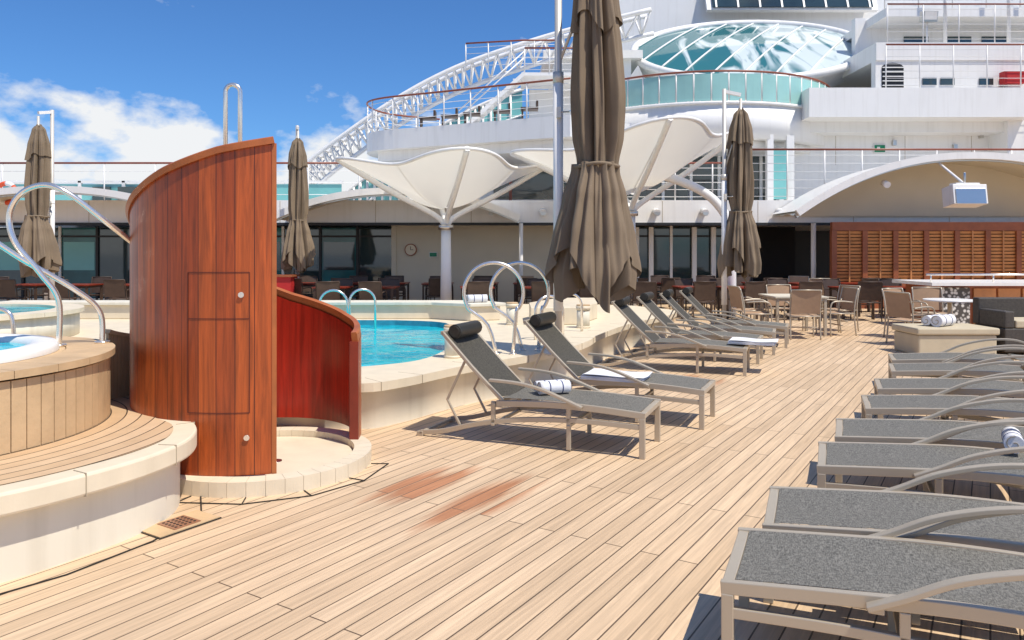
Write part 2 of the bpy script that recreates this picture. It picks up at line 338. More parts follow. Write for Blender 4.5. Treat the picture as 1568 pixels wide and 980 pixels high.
for i in range(28):
    a0=2*pi*i/28; b.wedge(cx,cy,.93,R+.03,a0,a0+2*pi/28*.985,.885,.93,'slat',4)
    b.wedge(cx,cy,.8,.925,a0,a0+2*pi/28*.995,.885,.928,'slat',4)
b.obj('barrel',ho)
b=B()
pr=[(.89,.93),(.89,.96),(.87,.985),(.78,.995),(.73,.985),(.71,.95),(.70,.8)]
b.grid(lambda u,v:(cx+pr[round(v*6)][0]*math.cos(u*2*pi),cy+pr[round(v*6)][0]*math.sin(u*2*pi),pr[round(v*6)][1]),64,6,'white',closeu=True)
b.obj('shell',ho); b=B(); b.cyl(cx,cy,.5,.945,.725,'water',n=48); b.obj('water',ho)
b=B()
P=cr([(-3.1,5.75,0),(-2.95,6.05,0),(-2.7,6.35,0),(-2.3,6.75,0),(-1.9,7.0,0)],10)
for i in range(len(P)-1):
    a,c=P[i],P[i+1]; m_=(a+c)/2; d=c-a; zt=.98-.35*i/len(P); b.box((m_.x,m_.y,(zt+.46)/2),(d.length*.93,.03,zt-.46),'slat',rz=math.atan2(d.y,d.x))
b.bar([(p.x,p.y,.99-.35*i/len(P)) for i,p in enumerate(P)],.07,.03,'slat'); b.obj('step_screen',ho)
def railob(pts,name,r=.0195):
    b=B(); b.tube(cr(pts,8),r,'steel',12); b.cyl(pts[0][0],pts[0][1],pts[0][2],pts[0][2]+.015,.05,'steel'); return b.obj(name)
railob([(-3.2,5.3,.93),(-3.2,5.3,1.25),(-3.3,5.25,1.45),(-3.44,5.2,1.66),(-3.48,5.2,1.85),(-3.4,5.2,2.0),(-3.24,5.2,2.06),(-3.08,5.22,2.0),(-2.88,5.35,1.8),(-2.72,5.6,1.58)],'hot_tub_handrail')
railob([(-3.0,5.5,.93),(-3.02,5.5,1.16),(-3.15,5.4,1.33),(-3.4,5.2,1.55),(-3.65,5.0,1.80),(-3.9,4.9,1.95),(-4.2,4.8,2.0)],'hot_tub_handrail')
railob([(-4.9,7.4,.46),(-4.92,7.4,.9),(-5.0,7.4,1.02),(-5.2,7.4,1.04),(-5.32,7.4,.95),(-5.34,7.4,.46)],'hot_tub_handrail')
# ---------------------------------------------------------------- shower enclosure
sh=empty('outdoor_shower')
C=(-2.0,6.0)
HZ=[(0,2.33),(20,2.26),(45,2.13),(86,1.87),(120,1.62),(160,1.38),(203,1.15),(250,.98),(293,.88)]
def hz(t):
    for (a,za),(c,zc) in zip(HZ,HZ[1:]):
        if t<=c: return za+(zc-za)*(t-a)/(c-a)
    return HZ[-1][1]
def sp(t,dr=0):
    a=math.radians(-67-t); r=1.01-.24*t/293+dr; return (C[0]+r*math.cos(a),C[1]+r*math.sin(a))
def wall(dr,m):
    b.grid(lambda u,v:(*sp(u*293,dr),.1+(hz(u*293)-.1)*v),110,6,m,uvf=lambda u,v:(u*4.7,v*2.2*hz(u*293)/2.3))
b=B(); wall(0,'vwood'); b.obj('outer_skin',sh)
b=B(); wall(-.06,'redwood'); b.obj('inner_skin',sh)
b=B()
for t in (0,293):
    x0,y0=sp(t,0.004); x1,y1=sp(t,-.064); aa=math.atan2(y1-y0,x1-x0)
    b.box(((x0+x1)/2,(y0+y1)/2,(hz(t)+.1)/2),(.07,.03,hz(t)-.1),'cap' if t==0 else 'redpost',rz=aa)
x0,y0=sp(283,-.065); b.box((x0,y0,.48),(.05,.16,.74),'redpost',rz=.15)
b.obj('end_posts',sh)
b=B()
b.sweep([(*sp(t,-.03),hz(t)+.02) for t in [293*i/100 for i in range(101)]],[(-.055,-.022),(.055,-.022),(.055,.018),(.04,.026),(-.04,.026),(-.055,.018)],'cap',smooth=False); b.obj('cap',sh)
b=B()
def groove(t0,t1,z): b.bar([(*sp(t,.0015),z) for t in [t0+(t1-t0)*i/10 for i in range(11)]],.004,.004,'groove')
for z in(1.46,1.15,.52): groove(9,33,z)
for t in(9,33): x,y=sp(t,.0015); b.box((x,y,.99),(.004,.005,.94),'groove',rz=math.radians(-67-t))
for t,z in((12,1.31),(10,.355)):
    x,y=sp(t,.004); a=math.radians(-67-t); b.tube([(x,y,z),(x+.012*math.cos(a),y+.012*math.sin(a),z)],.019,'steel',16)
b.obj('hatch',sh)
b=B(); tx,ty,tr=-1.85,5.65,.78
for i in range(40):
    a0=2*pi*i/40; b.wedge(tx,ty,tr-.13,tr,a0,a0+2*pi/40*.98,.0,.10,'cream',2)
b.cyl(tx,ty,0,.05,tr-.14,'cream',n=48); b.grid(lambda u,v:(tx+(tr-.008-.115*v)*math.cos(u*2*pi),ty+(tr-.008-.115*v)*math.sin(u*2*pi),.095),64,1,'grout',closeu=True)
b.grid(lambda u,v:(tx+(tr-.006)*math.cos(u*2*pi),ty+(tr-.006)*math.sin(u*2*pi),.095*v),64,1,'grout',closeu=True)
b.cyl(tx+.1,ty-.1,.05,.054,.05,'steel2')
b.obj('tiled_tray',sh)
b=B()
q8=[(tx+(tr+.14)*math.cos(a),ty+(tr+.14)*math.sin(a),.004) for a in[math.radians(-135+i*27) for i in range(6)]]
for p,q in zip(q8,q8[1:]): b.bar([p,q],.009,.005,'black')
for p in q8: 
    d=Vector((p[0]-tx,p[1]-ty,0)).normalized(); b.bar([(tx+d.x*(tr+.01),ty+d.y*(tr+.01),.0045),p],.007,.005,'black')
mg=offs(bc,.16)[8:46:7]
mg=[(x,y,.004) for x,y in mg]
for p,q in zip(mg,mg[1:]): b.bar([p,q],.009,.005,'black')
b.obj('deck_margin_seam')
b=B(); dx,dy,rz=-1.95,4.40,math.radians(57.5)
b.box((dx,dy,.003),(.40,.24,.004),'black',rz=rz); b.box((dx,dy,.007),(.385,.225,.006),'slat',rz=rz); b.box((dx,dy,.0115),(.17,.17,.006),'metalgrate',rz=rz)
for i in range(5):
    for j in range(5):
        c_=Matrix.Rotation(rz,3,'Z')@Vector(((i-2)*.03,(j-2)*.03,0)); b.cyl(dx+c_.x,dy+c_.y,.0149,.016,.009,'black',n=8)
b.obj('floor_drain')
# ---------------------------------------------------------------- sun loungers
def lounger(raised):
    b=B(); W=.62
    for y in(.02,W-.02):
        if raised: b.bar(cr([(0,y,.33),(.4,y,.355),(.8,y,.36),(1.25,y,.335)],6),.03,.05,'frame',up=(0,0,1))
        else: b.bar(cr([(0,y,.33),(.4,y,.36),(.8,y,.385),(1.25,y,.38),(1.97,y,.36)],6),.03,.05,'frame',up=(0,0,1))
        b.bar(cr([(.03,y,.24),(.5,y,.25),(1.0,y,.22),(1.4,y,.155),(1.75,y,.06),(1.97,y,.03)],6),.028,.04,'frame',up=(0,0,1))
        b.box((.025,y,.155),(.045,.035,.31),'frame')
        b.box((1.28,y,.25),(.035,.028,.2),'frame')
        b.box((.62,y,.18),(.035,.028,.34),'frame')
        yy=y-.035 if y<.3 else y+.035
        b.sweep(cr([(.5,yy,.355),(.62,yy,.41),(.8,yy,.50),(1.05,yy,.565),(1.3,yy,.575),(1.48,yy,.52)] if not raised else [(.5,yy,.36),(.66,yy,.42),(.85,yy,.485),(1.05,yy,.52),(1.3,yy,.53)],6),[(-.022,-.01),(.022,-.01),(.022,.012),(-.022,.012)],'frame',smooth=False,up=(0,0,1))
        b.box((.53,(y+yy)/2,.355),(.05,.05,.03),'frame')
        b.box((1.97,y,.02),(.06,.04,.04),'frame')
    b.box((.025,W/2,.33),(.045,W-.02,.04),'frame'); b.box((1.96,W/2,.03),(.03,W,.025),'frame'); b.box((1.28,W/2,.16),(.03,W,.025),'frame'); b.box((.62,W/2,.2),(.03,W,.02),'frame')
    b.box((1.27,W/2,.325),(.03,W,.03),'frame')
    b.grid(lambda u,v:(.05+1.17*u,.04+(W-.08)*v,.357+.032*math.sin(pi*min(1,u*.75))-.012*math.sin(pi*v)+(.022 if not raised else 0)*u),14,6,'sling')
    if raised: p0=Vector((1.2,0,.36)); p1=Vector((1.76,0,.90))
    else: p0=Vector((1.24,0,.405)); p1=Vector((1.96,0,.385))
    d=p1-p0
    for y in(.03,W-.03): b.bar([p0+Vector((0,y,0)),p0+d*.5+Vector((0,y,-.012)),p1+Vector((0,y,0))],.028,.03,'frame',up=(0,1,0))
    b.box((p1.x,W/2,p1.z),(.03,W-.03,.03),'frame')
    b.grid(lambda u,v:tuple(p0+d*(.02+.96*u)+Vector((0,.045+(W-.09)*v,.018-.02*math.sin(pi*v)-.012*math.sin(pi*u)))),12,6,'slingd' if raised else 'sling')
    if raised:
        q=p0+d*.93; c=q+Vector((-.045,0,.045))
        b.tube([(c.x,.09+(W-.18)*i/10,c.z) for i in range(11)],.062,'pillow',14,up=(0,0,1))
        for yy in(.08,W-.08): b.tube([(c.x,yy,c.z),(c.x,yy+.012,c.z)],.05,'pillow',12)
        b.bar([(1.55,.04,.67),(1.72,.04,.33),(1.6,.04,.12)],.02,.02,'frame',up=(0,1,0)); b.bar([(1.55,W-.04,.67),(1.72,W-.04,.33),(1.6,W-.04,.12)],.02,.02,'frame',up=(0,1,0))
    return b.mesh('sun_lounger')
LU,LD=lounger(True),lounger(False)
def mirror(me):
    m2=me.copy()
    for v in m2.vertices: v.co.y=-v.co.y
    m2.flip_normals(); return m2
LUm=mirror(LU)
hd=math.radians(157.6)
for (x,y),dr in zip([(1.02,5.76),(1.72,6.72),(3.0,9.6),(3.5,10.62),(4.05,11.55),(4.55,12.4)],(0,-2,1,-1,2,0)): place('sun_lounger',LUm,(x,y,0),hd+math.radians(dr),bevel=.004)
for (x,y),dr in zip([(.785,2.83),(1.14,3.42),(1.77,4.36),(2.17,5.05),(2.8,5.95),(3.31,6.8),(3.94,7.8),(4.35,8.6)],(0,1,0,-1,1,0,-1,0)): place('sun_lounger',LD,(x,y,0),math.radians(-23+dr),bevel=.004)
def towel(x,y,z,rz,sc=1,two=True):
    b=B(); r=.075
    for k,(oy,oz) in enumerate(((0,r),(.13,r))[:2 if two else 1]):
        rr=r*(1 if k==0 else .85)
        b.tube([((-.19+.38*i/8),oy,oz) for i in range(9)],rr,'towel',16)
        for t in(-.08,.08): b.tube([(t,oy,oz),(t+.014,oy,oz)],rr+.002,'blue',16)
        for sx in(-1,1): b.sweep([(sx*.192,oy+.0085*a*math.cos(a),oz+.0085*a*math.sin(a)) for a in[.5*i for i in range(2,17)]],[(-.004,-.003),(.004,-.003),(.004,.003),(-.004,.003)],'grout',smooth=False)
    place('rolled_towel',b.mesh('towel'),(x,y,z),rz,sc=sc)
towel(.36,6.42,.385,math.radians(20),.72); towel(6.75,11.75,.43,math.radians(35),1.2)
towel(3.0,4.5,.42,math.radians(60),.7,False); towel(-.6,12.95,.72,.3,.9)
def folded(x,y,z,rz):
    b=B()
    for k in range(3):
        b.grid(lambda u,v:(-.3+.6*u-.01*k,-.2+.4*v+.005*math.sin(9*u),.012+k*.018+.008*math.sin(7*u+k)*math.sin(5*v+k)),14,10,'towel')
    b.box((0,0,.02),(.58,.39,.036),'towel'); place('folded_towel',b.mesh('ftowel'),(x,y,z),rz)
folded(1.0,7.25,.375,math.radians(157)); folded(3.2,10.0,.375,math.radians(157))
# ---------------------------------------------------------------- umbrellas
def umbrella(seed):
    rnd=random.Random(seed); b=B()
    prof=[(4.55,.05),(4.42,.13),(4.1,.20),(3.6,.245),(3.1,.265),(2.7,.25),(2.44,.205),(2.36,.21),(2.1,.285),(1.7,.36),(1.35,.41),(1.05,.39)]
    def R(z):
        for (a,ra),(c,rc) in zip(prof,prof[1:]):
            if z>=c: t=(a-z)/(a-c); t=t*t*(3-2*t)*.5+t*.5; return ra+(rc-ra)*t
        return prof[-1][1]
    ph=[rnd.uniform(0,6.28) for _ in range(6)]
    def layer(z0,z1,rs,am,nf,ox,rag):
        def f(u,v):
            th=u*2*pi; zb=z1+rag*(.5+.5*math.sin(nf/2*th+ph[1]))+rag*.5*math.sin(3*th+ph[2])
            z=z0+(zb-z0)*v
            tie=min(1,abs(z-2.4)/.35)
            w=abs(math.sin(nf*th/2+ph[0]+.5*math.sin(z*1.3+ph[3])))**.7
            w2=math.sin(13*th+z*1.1+ph[4])*.3+math.sin(21*th-z*1.7+ph[5])*.16+math.sin(34*th+z*2.3)*.08
            r=R(z)*rs*(1-am*(.55+.45*tie)*(1-w)+w2*.26)
            return (r*math.cos(th)+ox+.02*math.sin(z*2+ph[2]),r*math.sin(th),z+.02*math.sin(5*th))
        b.grid(f,180,60,'taupe',closeu=True)
    layer(4.55,1.08,.96,.65,8,.0,.22)
    layer(4.50,3.75,1.12,.4,8,.0,.12)
    layer(2.42,1.22,1.1,.6,6,-.02,.30)
    b.tube([(.215*math.cos(a),.215*math.sin(a),2.41+.01*math.sin(3*a)) for a in[2*pi*i/32 for i in range(32)]],.02,'taupe',6,closed=True)
    b.tube([(0,0,1.25),(0,0,4.75)],.03,'mast',10)
    return b.mesh('canopy')
def put_umb(x,y,z0,px,py,seed,rz=0,sc=1,dz=0):
    e=empty('closed_parasol'); e.location=(x,y,z0)
    place('canopy',umbrella(seed),(px,py,-z0+dz),rz,parent=e,sc=sc)
    b=B(); H=4.95*sc-z0+dz
    b.cyl(0,0,0,.03,.16,'mast'); b.cyl(0,0,.03,.12,.075,'mast'); b.cyl(0,0,.1,H,.042,'mast',n=16); b.cyl(0,0,.5,H*.62,.056,'white',n=16)
    b.cyl(0,0,H*.62,H*.62+.12,.062,'mast'); b.box((.0,-.06,H*.55),(.05,.1,.12),'mast'); b.tube([(0,-.1,H*.55),(.12,-.12,H*.55),(.12,-.18,H*.55)],.01,'steel',6)
    b.bar([(0,0,H-.05),(px,py,H-.12)],.06,.07,'white'); b.tube([(0,0,H*.66),(px,py,H-.6)],.018,'mast',8)
    b.obj('mast',e)
put_umb(.53,8.6,.42,.43,-.1,3,0,1.13,-.16)
put_umb(4.38,15.5,0,.34,.0,5,1)
put_umb(-5.72,20,0,.12,-.35,8,2)
put_umb(-10.9,17.8,0,-.14,-.3,11,.5)
# ---------------------------------------------------------------- dining furniture
def chair(fm,sm):
    b=B()
    for x in(-.26,.26):
        b.tube(cr([(x,-.24,0),(x,-.25,.4),(x,-.22,.62),(x*1.02,-.05,.66),(x,.2,.64)],5),.014,fm,6)
        b.tube(cr([(x,.27,0),(x,.23,.4),(x,.25,.66),(x,.31,.9)],5),.014,fm,6)
        b.tube([(x,-.245,.43),(x,.23,.42)],.013,fm,6)
    for p in(((-.26,.31,.9),(.26,.31,.9)),((-.26,-.24,.43),(.26,-.24,.43)),((-.26,.24,.42),(.26,.24,.42)),((-.26,.0,.2),(.26,.0,.2))): b.tube(p,.013,fm,6)
    b.grid(lambda u,v:(-.25+.5*u,-.24+.47*v,.435-.02*math.sin(pi*u)),4,4,sm)
    b.grid(lambda u,v:(-.25+.5*u,.245+.06*v-.015*math.sin(pi*u)+.01,.47+.42*v),4,4,sm)
    return b.mesh('dining_chair')
def table(mt,mb,r=None,w=.9):
    b=B()
    if r: b.cyl(0,0,.72,.75,r,mt,n=32); b.cyl(0,0,.03,.72,.035,mb); b.cyl(0,0,0,.03,.26,mb)
    else:
        b.box((0,0,.735),(w,w,.03),mt)
        for x in(-1,1):
            for y in(-1,1): b.box((x*(w/2-.05),y*(w/2-.05),.36),(.05,.05,.72),mb)
        b.box((0,0,.69),(w-.08,w-.08,.05),mb)
    return b.mesh('dining_table')
CH=chair('frame','chairmesh'); CD=chair('chairdark','chairdark'); TB=table('beige','frame',None,1.0); TD=table('redpost','chairdark',None,.8); TR=table('white','frame',.42)
place('dining_table',TB,(5.45,14.6,0))
for x,y,a in((4.65,14.3,1.35),(5.35,13.85,3.0),(6.2,14.4,-1.45),(5.6,15.4,.1),(4.75,15.1,1.7),(6.6,15.2,-1.2)): place('dining_chair',CH,(x,y,0),a)
place('dining_chair',CH,(6.85,12.9,0),1.9); place('dining_chair',CH,(7.3,13.9,0),.4); place('dining_table',TR,(7.75,13.3,0)); place('dining_chair',CH,(8.0,14.3,0),-.2)
rnd=random.Random(4)
for ix in range(15):
    for iy in range(2):
        x=-8.2+ix*1.25+rnd.uniform(-.15,.15); y=18.2+iy*2.2+rnd.uniform(-.2,.2)
        if abs(x+1.7)<.5 and iy==0: continue
        if x<-5 and iy==0: continue
        place('dining_table',TD,(x,y,0),rnd.uniform(-.1,.1))
        for dx_,dy_,a in((-.0,-.62,pi),(.0,.62,0)): place('dining_chair',CD if (rnd.random()<.85 or x<0) else CH,(x+dx_+rnd.uniform(-.1,.1),y+dy_,0),a+rnd.uniform(-.35,.35))
for x in(-12.5,-11.2,-9.8,-14): 
    place('dining_table',TD,(x,19.5,0)); place('dining_chair',CD,(x,18.8,0),pi); place('dining_chair',CD,(x,20.2,0),0)
b=B(); b.b2(6.2,7.4,11.45,12.2,.0,.32,'cushion'); b.b2(6.17,7.43,11.42,12.23,.324,.43,'cushion'); b.b2(6.22,7.38,11.44,12.2,0,.05,'black'); b.obj('upholstered_ottoman',bevel=.03)
b=B(); b.b2(7.55,8.5,11.5,12.3,.05,.42,'wicker'); b.b2(7.55,7.7,11.5,12.14,.423,.68,'wicker'); b.b2(7.55,8.5,12.15,12.32,.423,.85,'wicker'); b.b2(7.72,8.5,11.5,12.13,.424,.54,'cushion'); b.obj('wicker_armchair',bevel=.02)
b=B(); b.b2(8.7,12.6,15.4,16.6,0,.9,'louvred'); b.b2(8.5,12.8,15.2,16.8,.902,.97,'white'); b.b2(8.78,9.35,15.33,15.397,.05,.86,'mosaic')
for i in range(6): b.b2(9.45+i*.5,9.9+i*.5,15.36,15.398,.1,.84,'louvre')
b.tube([(8.6,15.6,1.12),(12.6,15.6,1.12)],.02,'steel') 
for x in(8.7,10,11.3,12.5): b.tube([(x,15.6,.97),(x,15.6,1.12)],.015,'steel')
b.obj('bar_counter')
# ---------------------------------------------------------------- superstructure
def rail(name,pts,z0,z1,wires=5,sp_=1.1,cap='railcap',r=.03):
    b=B(); P=[Vector((p[0],p[1],0)) for p in pts]
    b.tube([(p.x,p.y,z1) for p in P],r,cap,8)
    for k in range(wires): b.tube([(p.x,p.y,z0+(z1-z0)*(k+.5)/(wires+.2)) for p in P],.009,'white',5)
    acc=0; b.tube([(P[0].x,P[0].y,z0),(P[0].x,P[0].y,z1)],.022,'white',6)
    for a,c in zip(P,P[1:]):
        L=(c-a).length; d=sp_-acc
        while d<=L:
            q=a+(c-a)*d/L; b.tube([(q.x,q.y,z0),(q.x,q.y,z1)],.022,'white',6); d+=sp_
        acc=(acc+L)%sp_
    return b.obj(name)
ss=empty('ship_superstructure')
b=B()
b.b2(-18,15.5,22.0,22.3,2.42,3.1,'white')
b.b2(-18,15.5,22.3,32,2.45,3.05,'white')
b.b2(-18,15.5,21.94,22.02,2.36,2.44,'dark')
b.b2(-18,15.5,31,31.2,0,2.45,'dark')
b.b2(-3.7,1.4,23.4,23.6,0,2.45,'beige'); b.b2(-3.75,-3.6,23.35,27,0,2.45,'beige'); b.b2(1.4,3.3,24.4,24.6,0,2.45,'beige')
b.b2(6.75,9.8,26,26.2,0,2.45,'dark')
for i in range(12): b.b2(-18+i*2.8,-18+i*2.8+.012,21.993,22.01,2.45,3.08,'grout')
b.obj('restaurant_level',ss)
b=B()
for x0,x1,y in((-18,-3.75,24),(3.3,6.7,23.6)):
    n=int((x1-x0)/1.15)
    for i in range(n):
        xa=x0+(x1-x0)*i/n; xb=x0+(x1-x0)*(i+1)/n
        b.b2(xa,xb,y+.02,y+.05,.1,2.36,'gtealrefl' if (x0<0 and (i*7)%5<2) else 'gdark')  # teal panes and insets put window reflections into the glass colour
        if x0<0: b.b2(xa+.1,xb-.1,y+.011,y+.0195,1.0+.25*((i*3)%3),1.9,'gteal' if i<6 and i%2 else 'gdark')
    for i in range(n+1):
        x=x0+(x1-x0)*i/n; b.b2(x-.04,x+.04,y-.04,y+.015,0,2.4,'white' if (x0>0 or i%3==0) else 'dark')
    b.b2(x0,x1,y-.03,y+.01,.0,.1,'steel2'); b.b2(x0,x1,y-.03,y+.01,2.05,2.11,'dark')
for x in(3.9,4.35,5.7,6.3): b.b2(x-.07,x+.07,23.45,23.55,0,2.36,'white')
b.obj('restaurant_glazing',ss)
b=B()
for x,y,r in((.26,21.8,.06),(8.75,21.8,.07),(-8.5,21.8,.07),(-13.5,21.8,.07)): b.cyl(x,y,0,2.42,r,'white',n=16)
b.obj('canopy_posts',ss)
b=B()
for x in(.9,4.2,5.6,7.8,8.1,-6.3,-.6): 
    b.tube([(x,21.99,2.78),(x,21.7,2.72)],.1,'white',14); b.tube([(x,21.7,2.72),(x,21.695,2.72)],.085,'steel2',14)
b.obj('deck_floodlights',ss)
def vault(xc,hw,zs,za,y0,y1,name,endw=None):
    b=B(); f=lambda t:(xc-hw+2*hw*t, zs+(za-zs)*(1-(abs(2*t-1))**2.2))
    b.grid(lambda u,v:(f(u)[0],y0+(y1-y0)*v,f(u)[1]),32,6,'beige')
    b.grid(lambda u,v:(f(u)[0],y0+(y1-y0)*v,f(u)[1]+.06),32,6,'white')
    b.sweep([(f(i/40)[0],y0,f(i/40)[1]) for i in range(41)],[(-.06,-.09),(.06,-.09),(.06,.09),(-.06,.09)],'white',smooth=False,up=(0,0,1))
    b.sweep([(f(i/40)[0],y0+.12,f(i/40)[1]-.08) for i in range(41)],[(-.04,-.05),(.04,-.05),(.04,.05),(-.04,.05)],'steel2',smooth=False,up=(0,0,1))
    if endw: b.grid(lambda u,v:(f(u)[0],endw,zs+(f(u)[1]-zs)*v),40,1,'beige')
    b.obj(name,ss)
vault(12.3,4.7,2.62,4.15,20,21.95,'vaulted_canopy',21.9); vault(-3.2,3.4,2.5,3.25,20.5,22,'vaulted_canopy'); vault(-12.6,4.2,2.4,3.3,20.5,22,'vaulted_canopy')
b=B(); b.box((11.45,19,3.0),(.85,.5,.5),'white',rx=-.15); b.box((11.45,18.73,2.98),(.75,.02,.4),'steel2',rx=-.15); b.box((11.45,19,3.3),(.6,.3,.05),'white'); b.tube([(11.45,19,3.3),(11.45,20.2,4.0)],.035,'white'); b.tube([(11.45,19,3.3),(11.45,19,3.6)],.03,'steel2'); b.obj('hanging_loudspeaker',bevel=.02)
b=B(); b.tube([(10.05,20.3,3.45),(10.05,20.1,3.38)],.09,'white',14); b.obj('vault_spotlight')
b=B(); y=21
b.b2(8.95,16,y,y+.1,0,.62,'louvred'); b.b2(8.95,16,y-.03,y+.12,2.18,2.42,'louvred'); b.b2(8.95,16,y-.03,y+.12,.62,.74,'louvred'); b.b2(8.95,16,y+.12,y+.2,.7,2.2,'black')
xs=[9.0+i*.86 for i in range(9)]
for x in xs: b.b2(x-.07,x+.07,y-.04,y+.1,.744,2.178,'louvred')
for i in range(8):
    b.b2((xs[i]+xs[i+1])/2-.02,(xs[i]+xs[i+1])/2+.02,y-.03,y-.01,.744,2.178,'louvre')
    for k in range(15): b.box(((xs[i]+xs[i+1])/2,y+.03,.80+k*.095),(.71,.02,.075),'louvre',rx=.35)
b.obj('louvred_teak_screen')
b=B()
b.b2(9.6,17,26,26.3,3.05,6.2,'white'); b.b2(16.5,24,25,33,3.05,7.5,'white')
b.b2(-1.5,9.6,27,27.3,3.05,5.4,'white')
b.b2(3.0,9.62,25.2,31,5.4,5.9,'white')
b.b2(9.62,17,24.3,31,5.95,6.9,'white'); b.b2(9.9,17,25.2,31,5.6,5.95,'white')
b.obj('upper_deck_walls',ss)
b=B()
b.b2(6.4,9.5,26.9,26.95,3.2,5.3,'gdark'); b.b2(1.0,6.3,26.9,26.95,3.3,5.0,'gdark')
for x in(6.4,7.4,8.3,8.9,9.5,5.4,4.4,3.4,2.4,1.2): b.b2(x-.05,x+.05,26.82,26.897,3.05,5.4,'white')
b.b2(9.0,9.25,24.6,24.85,3.1,5.4,'white'); b.b2(8.3,8.5,24.4,24.6,3.1,5.4,'white')
b.b2(8.5,9.0,24.5,24.54,3.3,4.9,'gteal')
b.obj('upper_windows',ss)
rail('deck_railing',[(7.0,22.1),(15.5,22.1)],3.1,4.6,6)
rail('deck_railing',[(1.5,22.1),(7.0,22.1)],3.1,4.2,5)
b=B(); b.box((12.7,25.96,5.15),(.4,.05,.28),'white'); b.box((12.7,25.93,5.15),(.36,.02,.24),'green'); b.box((12.65,25.917,5.15),(.1,.005,.12),'white'); b.obj('exit_sign')
b=B()
for x,z in((13.2,5.35),(15.3,5.2),(16.2,5.6)): b.box((x,25.93,z),(.12,.1,.18),'steel2')
for x in(11.2,13.6,15.9): b.b2(x,x+.01,25.99,26.0,4.6,5.6,'grout')
b.obj('wall_lights',ss)
# rounded observation deck
cx,cy,R=7.0,29.2,5.0
b=B()
b.cyl(cx,cy,5.25,6.35,R,'white',n=96); b.cyl(cx,cy,5.0,5.247,R-.4,'white',n=96); b.cyl(cx,cy,6.353,6.45,R+.05,'white',n=96)
b.obj('round_deck',ss)
b=B()
for i in range(28):
    a0=pi+i*pi/28; b.wedge(cx,cy,R-.06,R-.03,a0+.006,a0+pi/28-.006,6.48,7.35,'gpale',2)
    b.cyl(cx+(R-.045)*math.cos(a0),cy+(R-.045)*math.sin(a0),6.45,7.4,.025,'white',n=6)
b.tube([(cx+(R-.04)*math.cos(pi+pi*i/60),cy+(R-.04)*math.sin(pi+pi*i/60),7.43) for i in range(61)],.035,'railcap',8)
b.obj('glass_balustrade')
b=B()
b.cyl(8.2,31.0,6.4,8.0,3.6,'gteal',n=64)
for i in range(26): a=pi+pi*i/26; b.tube([(8.2+3.63*math.cos(a),31+3.63*math.sin(a),6.4),(8.2+3.63*math.cos(a),31+3.63*math.sin(a),8.0)],.04,'white',6)
T=Matrix.Translation((9.35,29.8,9.65))@Matrix.Rotation(math.radians(-4),4,'Y')@Matrix.Rotation(math.radians(31),4,'X')
EA,EB=4.45,3.7
def dsk(u,v):
    a=u*2*pi; return T@Vector((EA*v*math.cos(a),EB*v*math.sin(a),.2*(1-v*v)))
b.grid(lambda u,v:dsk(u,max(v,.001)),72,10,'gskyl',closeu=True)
b.tube([dsk(i/72,1.01) for i in range(72)],.16,'white',8,closed=True)
for k in range(-4,5):
    pts=[]
    for j in range(-20,21):
        yv=EB*j/20; xv=k*1.25+yv*.75
        q=(xv/EA)**2+(yv/EB)**2
        if q<=.995: pts.append(T@Vector((xv,yv,.2*(1-q)+.03)))
    if len(pts)>2: b.tube(pts,.04,'white',6)
b.grid(lambda u,v:T@Vector(((EA-.3*v)*math.cos(u*2*pi),(EB-.3*v)*math.sin(u*2*pi),-.1-.7*v)),72,3,'white',closeu=True)
b.obj('elliptical_skylight',ss)
b=B()
b.b2(12.2,24,25.2,25.5,6.9,8.0,'white')
b.b2(12.2,24,25.15,34,8.003,8.6,'white'); b.b2(12.8,24,28,28.3,8.6,10.3,'white'); b.b2(13.2,24,26.5,34,9.9,10.2,'white')
b.prism([(4.8,35),(26,35),(26,42),(4.8,42)],5,16,'white')
b.box((12.8,34.6,13.3),(7.8,.2,1.5),'white',rx=-.35); b.box((12.8,34.42,13.3),(7.3,.05,1.2),'gdark',rx=-.35)
for k in range(8): b.box((9.3+k*1.0,34.38,13.3),(.08,.05,1.25),'white',rx=-.35)
b.b2(1.6,4.6,29,33,5,9.0,'white'); b.b2(1.2,5.0,28.7,33,9.0,9.3,'white')
for x in(14.6,16.2,17.5): b.b2(x,x+.9,27.95,27.997,8.7,9.6,'gdark')
for x in(15.0,17.2,18.4): b.cyl(x,26.0,8.6,12.5,.06,'white',n=10)
b.obj('bridge_block',ss)
b=B()
pts=[(12.65,7.0),(12.65,7.75)]+[(13.02-.37*math.cos(a),7.75+.18*math.sin(a)) for a in[pi*i/10 for i in range(11)]]+[(13.39,7.0)]
vs=[b.bm.verts.new((x-.25,25.19,z)) for x,z in pts]; b.face(vs,'dark')
for k in range(5): b.b2(12.42,13.12,25.15,25.18,7.15+k*.15,7.18+k*.15,'white')
for x in(14.0,14.6,15.9,16.6,17.6): b.box((x,25.18,7.3),(.46,.04,.24),'gdark')
b.box((16.6,24.9,7.35),(.7,.3,.4),'red')
b.obj('upper_deck_openings',ss)
rail('deck_railing',[(12.2,24.5),(24,24.5)],6.9,8.35,6)
rail('deck_railing',[(12.6,25.2),(24,25.2)],8.6,9.9,5,1.2)
rail('deck_railing',[(13.2,26.6),(24,26.6)],10.2,11.2,5,1.2)
b=B(); b.box((14.2,25.6,9.6),(.5,.25,.35),'steel2',rx=.2); b.box((14.2,25.46,9.6),(.42,.02,.27),'white',rx=.2); b.tube([(14.2,25.7,8.6),(14.2,25.7,9.5)],.03,'white'); b.obj('floodlight')
b=B()
tp=cr([(-2.6,27,0),(-4.2,26,0),(-4.7,24.6,0),(-4.2,23.4,0),(-2,22.3,0),(1.6,20.6,0)],6); tp=[(p.x,p.y) for p in tp]
